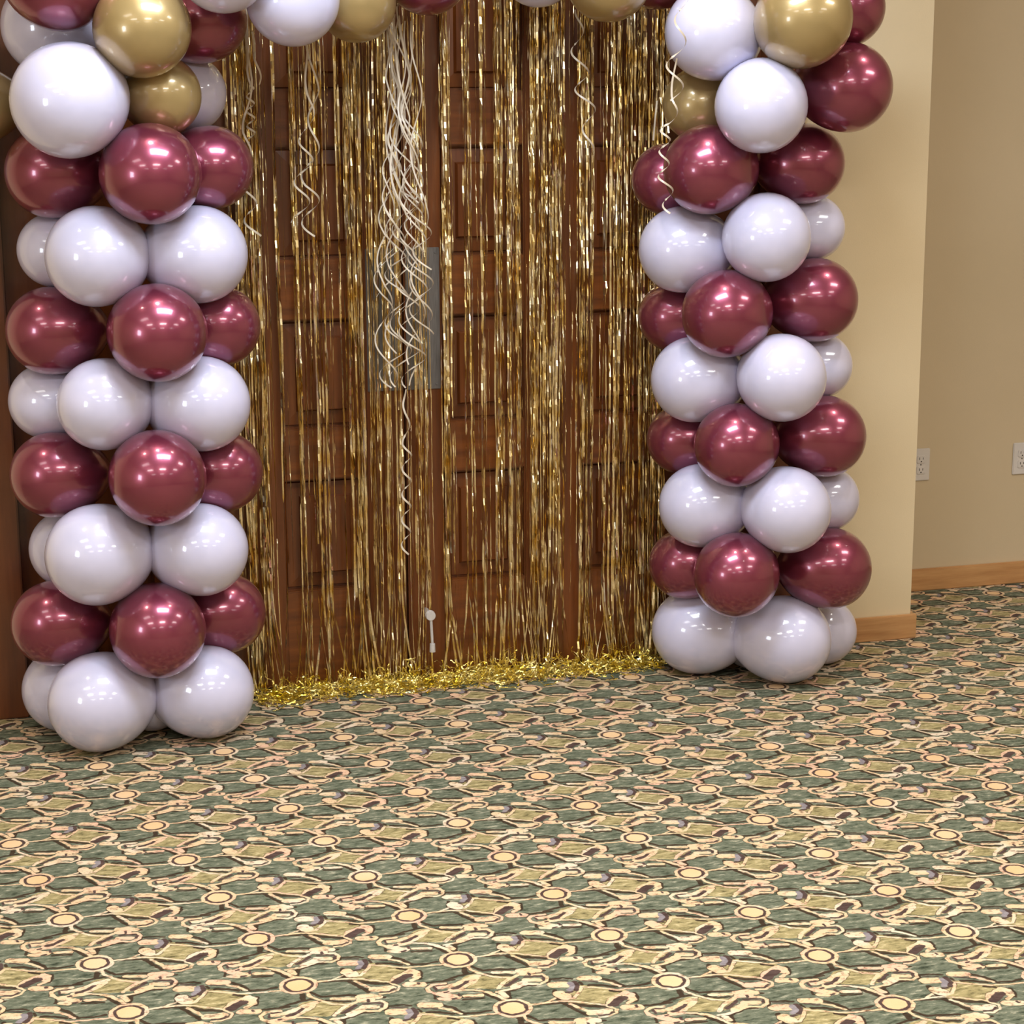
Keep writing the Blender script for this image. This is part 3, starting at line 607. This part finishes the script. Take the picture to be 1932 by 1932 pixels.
# ------------------------------------------------------------------ gold foil curtain
rc = random.Random(11)
curtain = empty('foil_curtain', (.14, -.018, 0))
tag(curtain, 'gold metallic foil fringe curtain hanging in front of the brown double doors', 'curtain')
CX, CY = .14, -.018
bm = bmesh.new(); box(bm, -.66, .66, -.004, .004, 2.22, 2.27, bev=.002)
mesh_obj('header_band', bm, M['foil'], curtain)
def strand(x, y, ztop, zbot, w, seed, splay):
    r = random.Random(seed)
    n = 108
    v, f = [], []
    a0 = r.uniform(-.5, .5) * PI
    fr = r.uniform(1.2, 3.2); amp = r.uniform(.5, 1.5); ph = r.uniform(0, 9)
    drift = r.uniform(-.010, .010)
    kink = 0.0
    for i in range(n + 1):
        s = i / n
        z = ztop + (zbot - ztop) * s
        if r.random() < .13: kink = r.gauss(0, .7)
        pk = r.uniform(-.006, .006) if r.random() < .07 else 0.0
        a = a0 + amp * noise.noise((seed * 1.7, z * fr, ph)) * 2.2 + kink
        low = max(0.0, (.34 - z) / .34)
        xx = x + drift * s + .004 * noise.noise((seed * .37, z * 3.1, 4)) + splay * low ** 1.8
        yy = y + .004 * noise.noise((seed * .71, z * 4.1, 8)) - abs(splay) * .5 * low ** 2 + r.uniform(-.0030, .0030) + pk
        dx, dy = math.cos(a) * w / 2, math.sin(a) * w / 2
        v += [(xx - dx - CX, yy - dy - CY, z), (xx + dx - CX, yy + dy - CY, z)]
        if i: f.append((2 * i - 2, 2 * i - 1, 2 * i + 1, 2 * i))
    return v, f
made = 0
clumps = []
x = -.50
while x < .80:
    clumps.append(x); x += rc.uniform(.040, .058) if rc.random() < .13 else rc.uniform(.009, .022)
k = 0
jobs = []
while len(jobs) < 255:
    cx = clumps[k % len(clumps)] if k < len(clumps) else rc.choice(clumps)
    heavy = .5 + .5 * noise.noise((cx * 9, 3.3, 1))
    if k < len(clumps) or rc.random() < heavy:
        jobs.append((cx + rc.gauss(0, .0042), CY + rc.uniform(-.011, .011), rc.uniform(.0034, .0062)))
    k += 1
for i, (x, y, w) in enumerate(jobs):
    zb = .02 if rc.random() < .8 else rc.uniform(.05, .5)
    v, f = strand(x, y, 2.235, zb, w, i + 1, rc.gauss(0, .022))
    raw_obj('foil_strand', v, f, M['foil'], curtain)
# the many thinner strands between them
v, f = [], []
for i in range(130):
    v2, f2 = strand(rc.uniform(-.50, .80), CY + rc.uniform(-.010, .012), 2.235, .03 if rc.random() < .7 else rc.uniform(.1, 1.2), rc.uniform(.0014, .0026), 1000 + i, rc.gauss(0, .02))
    b0 = len(v); v += v2; f += [tuple(q + b0 for q in t) for t in f2]
tag(raw_obj('thin_foil_strands', v, f, M['foil'], curtain), 'mass of thinner gold foil strands', kind='stuff')
# loose foil ends heaped along the carpet
v, f = [], []
for i in range(1700):
    x = rc.uniform(-.48, .80)
    hump = .55 + .45 * noise.noise((x * 5.5, 2.2, 0)) + .25 * noise.noise((x * 17, 7.2, 0))
    y = -.035 - abs(rc.gauss(0, .045)) * (.6 + .5 * hump)
    z = max(.004, rc.uniform(0, .060) * hump * max(.15, 1 - abs(y + .05) * 8))
    if any((Vector(B_[1]) - Vector((x, y, z))).length < B_[2] + .03 for B_ in BALLOONS if B_[1][2] < .2): continue
    p = Vector((x, y, z)); d = Vector((rc.gauss(0, 1), rc.gauss(0, .5), rc.gauss(0, .35))).normalized()
    w = rc.uniform(.003, .0055); n = rc.randint(5, 10); st = rc.uniform(.006, .011)
    side = d.cross(Vector((rc.gauss(0, 1), rc.gauss(0, 1), rc.gauss(0, 1)))).normalized()
    b0 = len(v)
    for j in range(n + 1):
        v += [tuple(p - side * w / 2 - Vector((CX, CY, 0))), tuple(p + side * w / 2 - Vector((CX, CY, 0)))]
        if j: f.append((b0 + 2 * j - 2, b0 + 2 * j - 1, b0 + 2 * j + 1, b0 + 2 * j))
        d = (d + Vector((rc.gauss(0, .45), rc.gauss(0, .35), rc.gauss(0, .35)))).normalized()
        p = p + d * st
        p.z = min(max(p.z, .004), .085); p.y = min(p.y, -.012)
        side = (side + Vector((rc.gauss(0, .4), rc.gauss(0, .4), rc.gauss(0, .4)))).cross(d).normalized().cross(d).normalized()
tag(raw_obj('foil_ends', v, f, M['foil2'], curtain), 'heap of bright gold foil ends on the carpet', kind='stuff')

# ------------------------------------------------------------------ curling ribbons
def ribbon(pts, rads, turns, y, w, phase, label, group, top):
    """pts: (x, z) centre line; rads: curl radius at the same places; turns: turns per metre list"""
    n = 150
    L = len(pts) - 1
    v, f = [], []
    ang = phase
    P = []
    for i in range(n + 1):
        s = i / n * L
        k = min(int(s), L - 1); t = s - k
        x = pts[k][0] + (pts[k + 1][0] - pts[k][0]) * t
        z = pts[k][1] + (pts[k + 1][1] - pts[k][1]) * t
        rr = rads[k] + (rads[k + 1] - rads[k]) * t
        tp = turns[k]
        ang += abs(pts[k + 1][1] - pts[k][1]) * L / n * tp * 2 * PI
        P.append(Vector((x + rr * math.cos(ang), y + rr * math.sin(ang), z)))
    for i in range(n + 1):
        d = (P[min(i + 1, n)] - P[max(i - 1, 0)]).normalized()
        side = d.cross(Vector((0.15, -1, 0)).cross(d)).normalized()
        side = Vector((0, 0, 1)) - d * d.z
        alt = Vector((1, 0.1, 0)) - d * d.dot(Vector((1, .1, 0)))
        side = (side * 1.0 + alt * .9)
        if side.length < 1e-4: side = Vector((1, 0, 0))
        side.normalize()
        v += [tuple(P[i] - side * w / 2), tuple(P[i] + side * w / 2)]
        if i: f.append((2 * i - 2, 2 * i - 1, 2 * i + 1, 2 * i))
    o = raw_obj('curling_ribbon', v, f, M['ribbon'], None, smooth=True)
    tag(o, label, 'ribbon', group)
    return o
RIB = [
    ([(-0.466, 1.9565), (-0.461, 1.8136), (-0.4603, 1.7518), (-0.4623, 1.6064)], [0.002, 0.004, 0.01, 0.011], [3, 6, 26], -0.22, 0.0052, 0, 'cream ribbon with tight small curls hanging beside the left corner of the arch', None, True),
    ([(-0.4705, 1.9488), (-0.4625, 1.7722), (-0.4771, 1.6346), (-0.483, 1.5026), (-0.4766, 1.4394), (-0.4621, 1.3615)], [0.003, 0.005, 0.012, 0.016, 0.022, 0.02], [3, 5, 7, 9, 10], -0.24, 0.0052, 2.2, 'loose cream ribbon looping over a burgundy balloon edge left of the curtain', None, True),
    ([(-0.4527, 1.8952), (-0.4362, 1.8408), (-0.4446, 1.7586)], [0.003, 0.012, 0.01], [5, 8], -0.23, 0.0052, 1, 'short cream ribbon hanging between the left corner and the big white balloon', None, True),
    ([(-0.3062, 1.862), (-0.2998, 1.7306), (-0.313, 1.619), (-0.3248, 1.5064), (-0.3382, 1.3931)], [0.004, 0.012, 0.02, 0.024, 0.022], [4, 7, 9, 9], -0.22, 0.0052, 0.6, 'cream ribbon in wide curls under the big top white balloon, left one of the pair', None, True),
    ([(-0.2998, 1.8626), (-0.2828, 1.7446), (-0.2924, 1.6044), (-0.3057, 1.4912), (-0.2992, 1.3552)], [0.004, 0.012, 0.018, 0.024, 0.028], [4, 6, 7, 8], -0.2, 0.0052, 3.4, 'cream ribbon in wide curls under the big top white balloon, right one of the pair', None, True),
    ([(0.4614, 1.9607), (0.4585, 1.8578), (0.4665, 1.7714), (0.4933, 1.6843), (0.4874, 1.56)], [0.01, 0.018, 0.026, 0.018, 0.016], [9, 9, 10, 9], -0.21, 0.0052, 2.6, 'cream curled ribbon dangling from the gold balloon on the right half of the curtain', None, True),
    ([(0.6399, 1.9698), (0.6165, 1.8344), (0.6137, 1.7115)], [0.014, 0.024, 0.022], [8, 9], -0.56, 0.0052, 0.4, 'cream curled ribbon in front of the upper left white balloon of the right corner', None, True),
    ([(0.6341, 1.8216), (0.6311, 1.7116), (0.6048, 1.6494), (0.5967, 1.573), (0.6007, 1.496), (0.6199, 1.4153)], [0.006, 0.018, 0.016, 0.012, 0.018, 0.018], [3, 9, 18, 15, 12], -0.53, 0.0052, 1.6, 'cream zigzag ribbon hanging over the burgundy balloons at the top of the right column', None, True),
    ([(0.6844, 1.7125), (0.6761, 1.6026)], [0.002, 0.002], [2], -0.24, 0.0052, 1.6, 'short straight cream ribbon end left of the dark gold balloon on the right', None, True),
    ([(-0.0481, 0.9196), (-0.0447, 0.7601), (-0.0532, 0.4441)], [0.004, 0.013, 0.013], [9, 13.5], -0.2, 0.0052, 0.4, 'long single cream ribbon spiralling below the middle bunch down the door gap', None, True),
]
for r in RIB: ribbon(*r)
rr_ = random.Random(21)
for i in range(16):
    x0 = -.058 + rr_.uniform(-.030, .034)
    zt = rr_.uniform(1.90, 1.97)
    zb = rr_.choice((rr_.uniform(1.15, 1.5), rr_.uniform(.90, 1.12), rr_.uniform(.92, 1.05)))
    z1 = zt - rr_.uniform(.16, .30); z2 = z1 - rr_.uniform(.15, .3)
    x2 = -.050 + rr_.uniform(-.045, .055)
    ribbon([(x0, zt), (x0 * .4 - .035 + rr_.uniform(-.035, .035), z1), (x2, z2), (x2 + rr_.uniform(-.02, .02), (z2 + zb) / 2), (x2 + rr_.uniform(-.025, .03), zb)],
           [.003, rr_.uniform(.010, .022), rr_.uniform(.014, .030), rr_.uniform(.018, .040), rr_.uniform(.018, .042)],
           [rr_.uniform(1.5, 4), rr_.uniform(2.5, 6), rr_.uniform(3.5, 8), rr_.uniform(4, 8)],
           -.22 + rr_.uniform(-.04, .04), .0042, rr_.uniform(0, 6.28),
           'cream curling ribbon in the dense bunch hanging down the middle of the gold curtain', 'curling ribbons of the middle bunch', True)
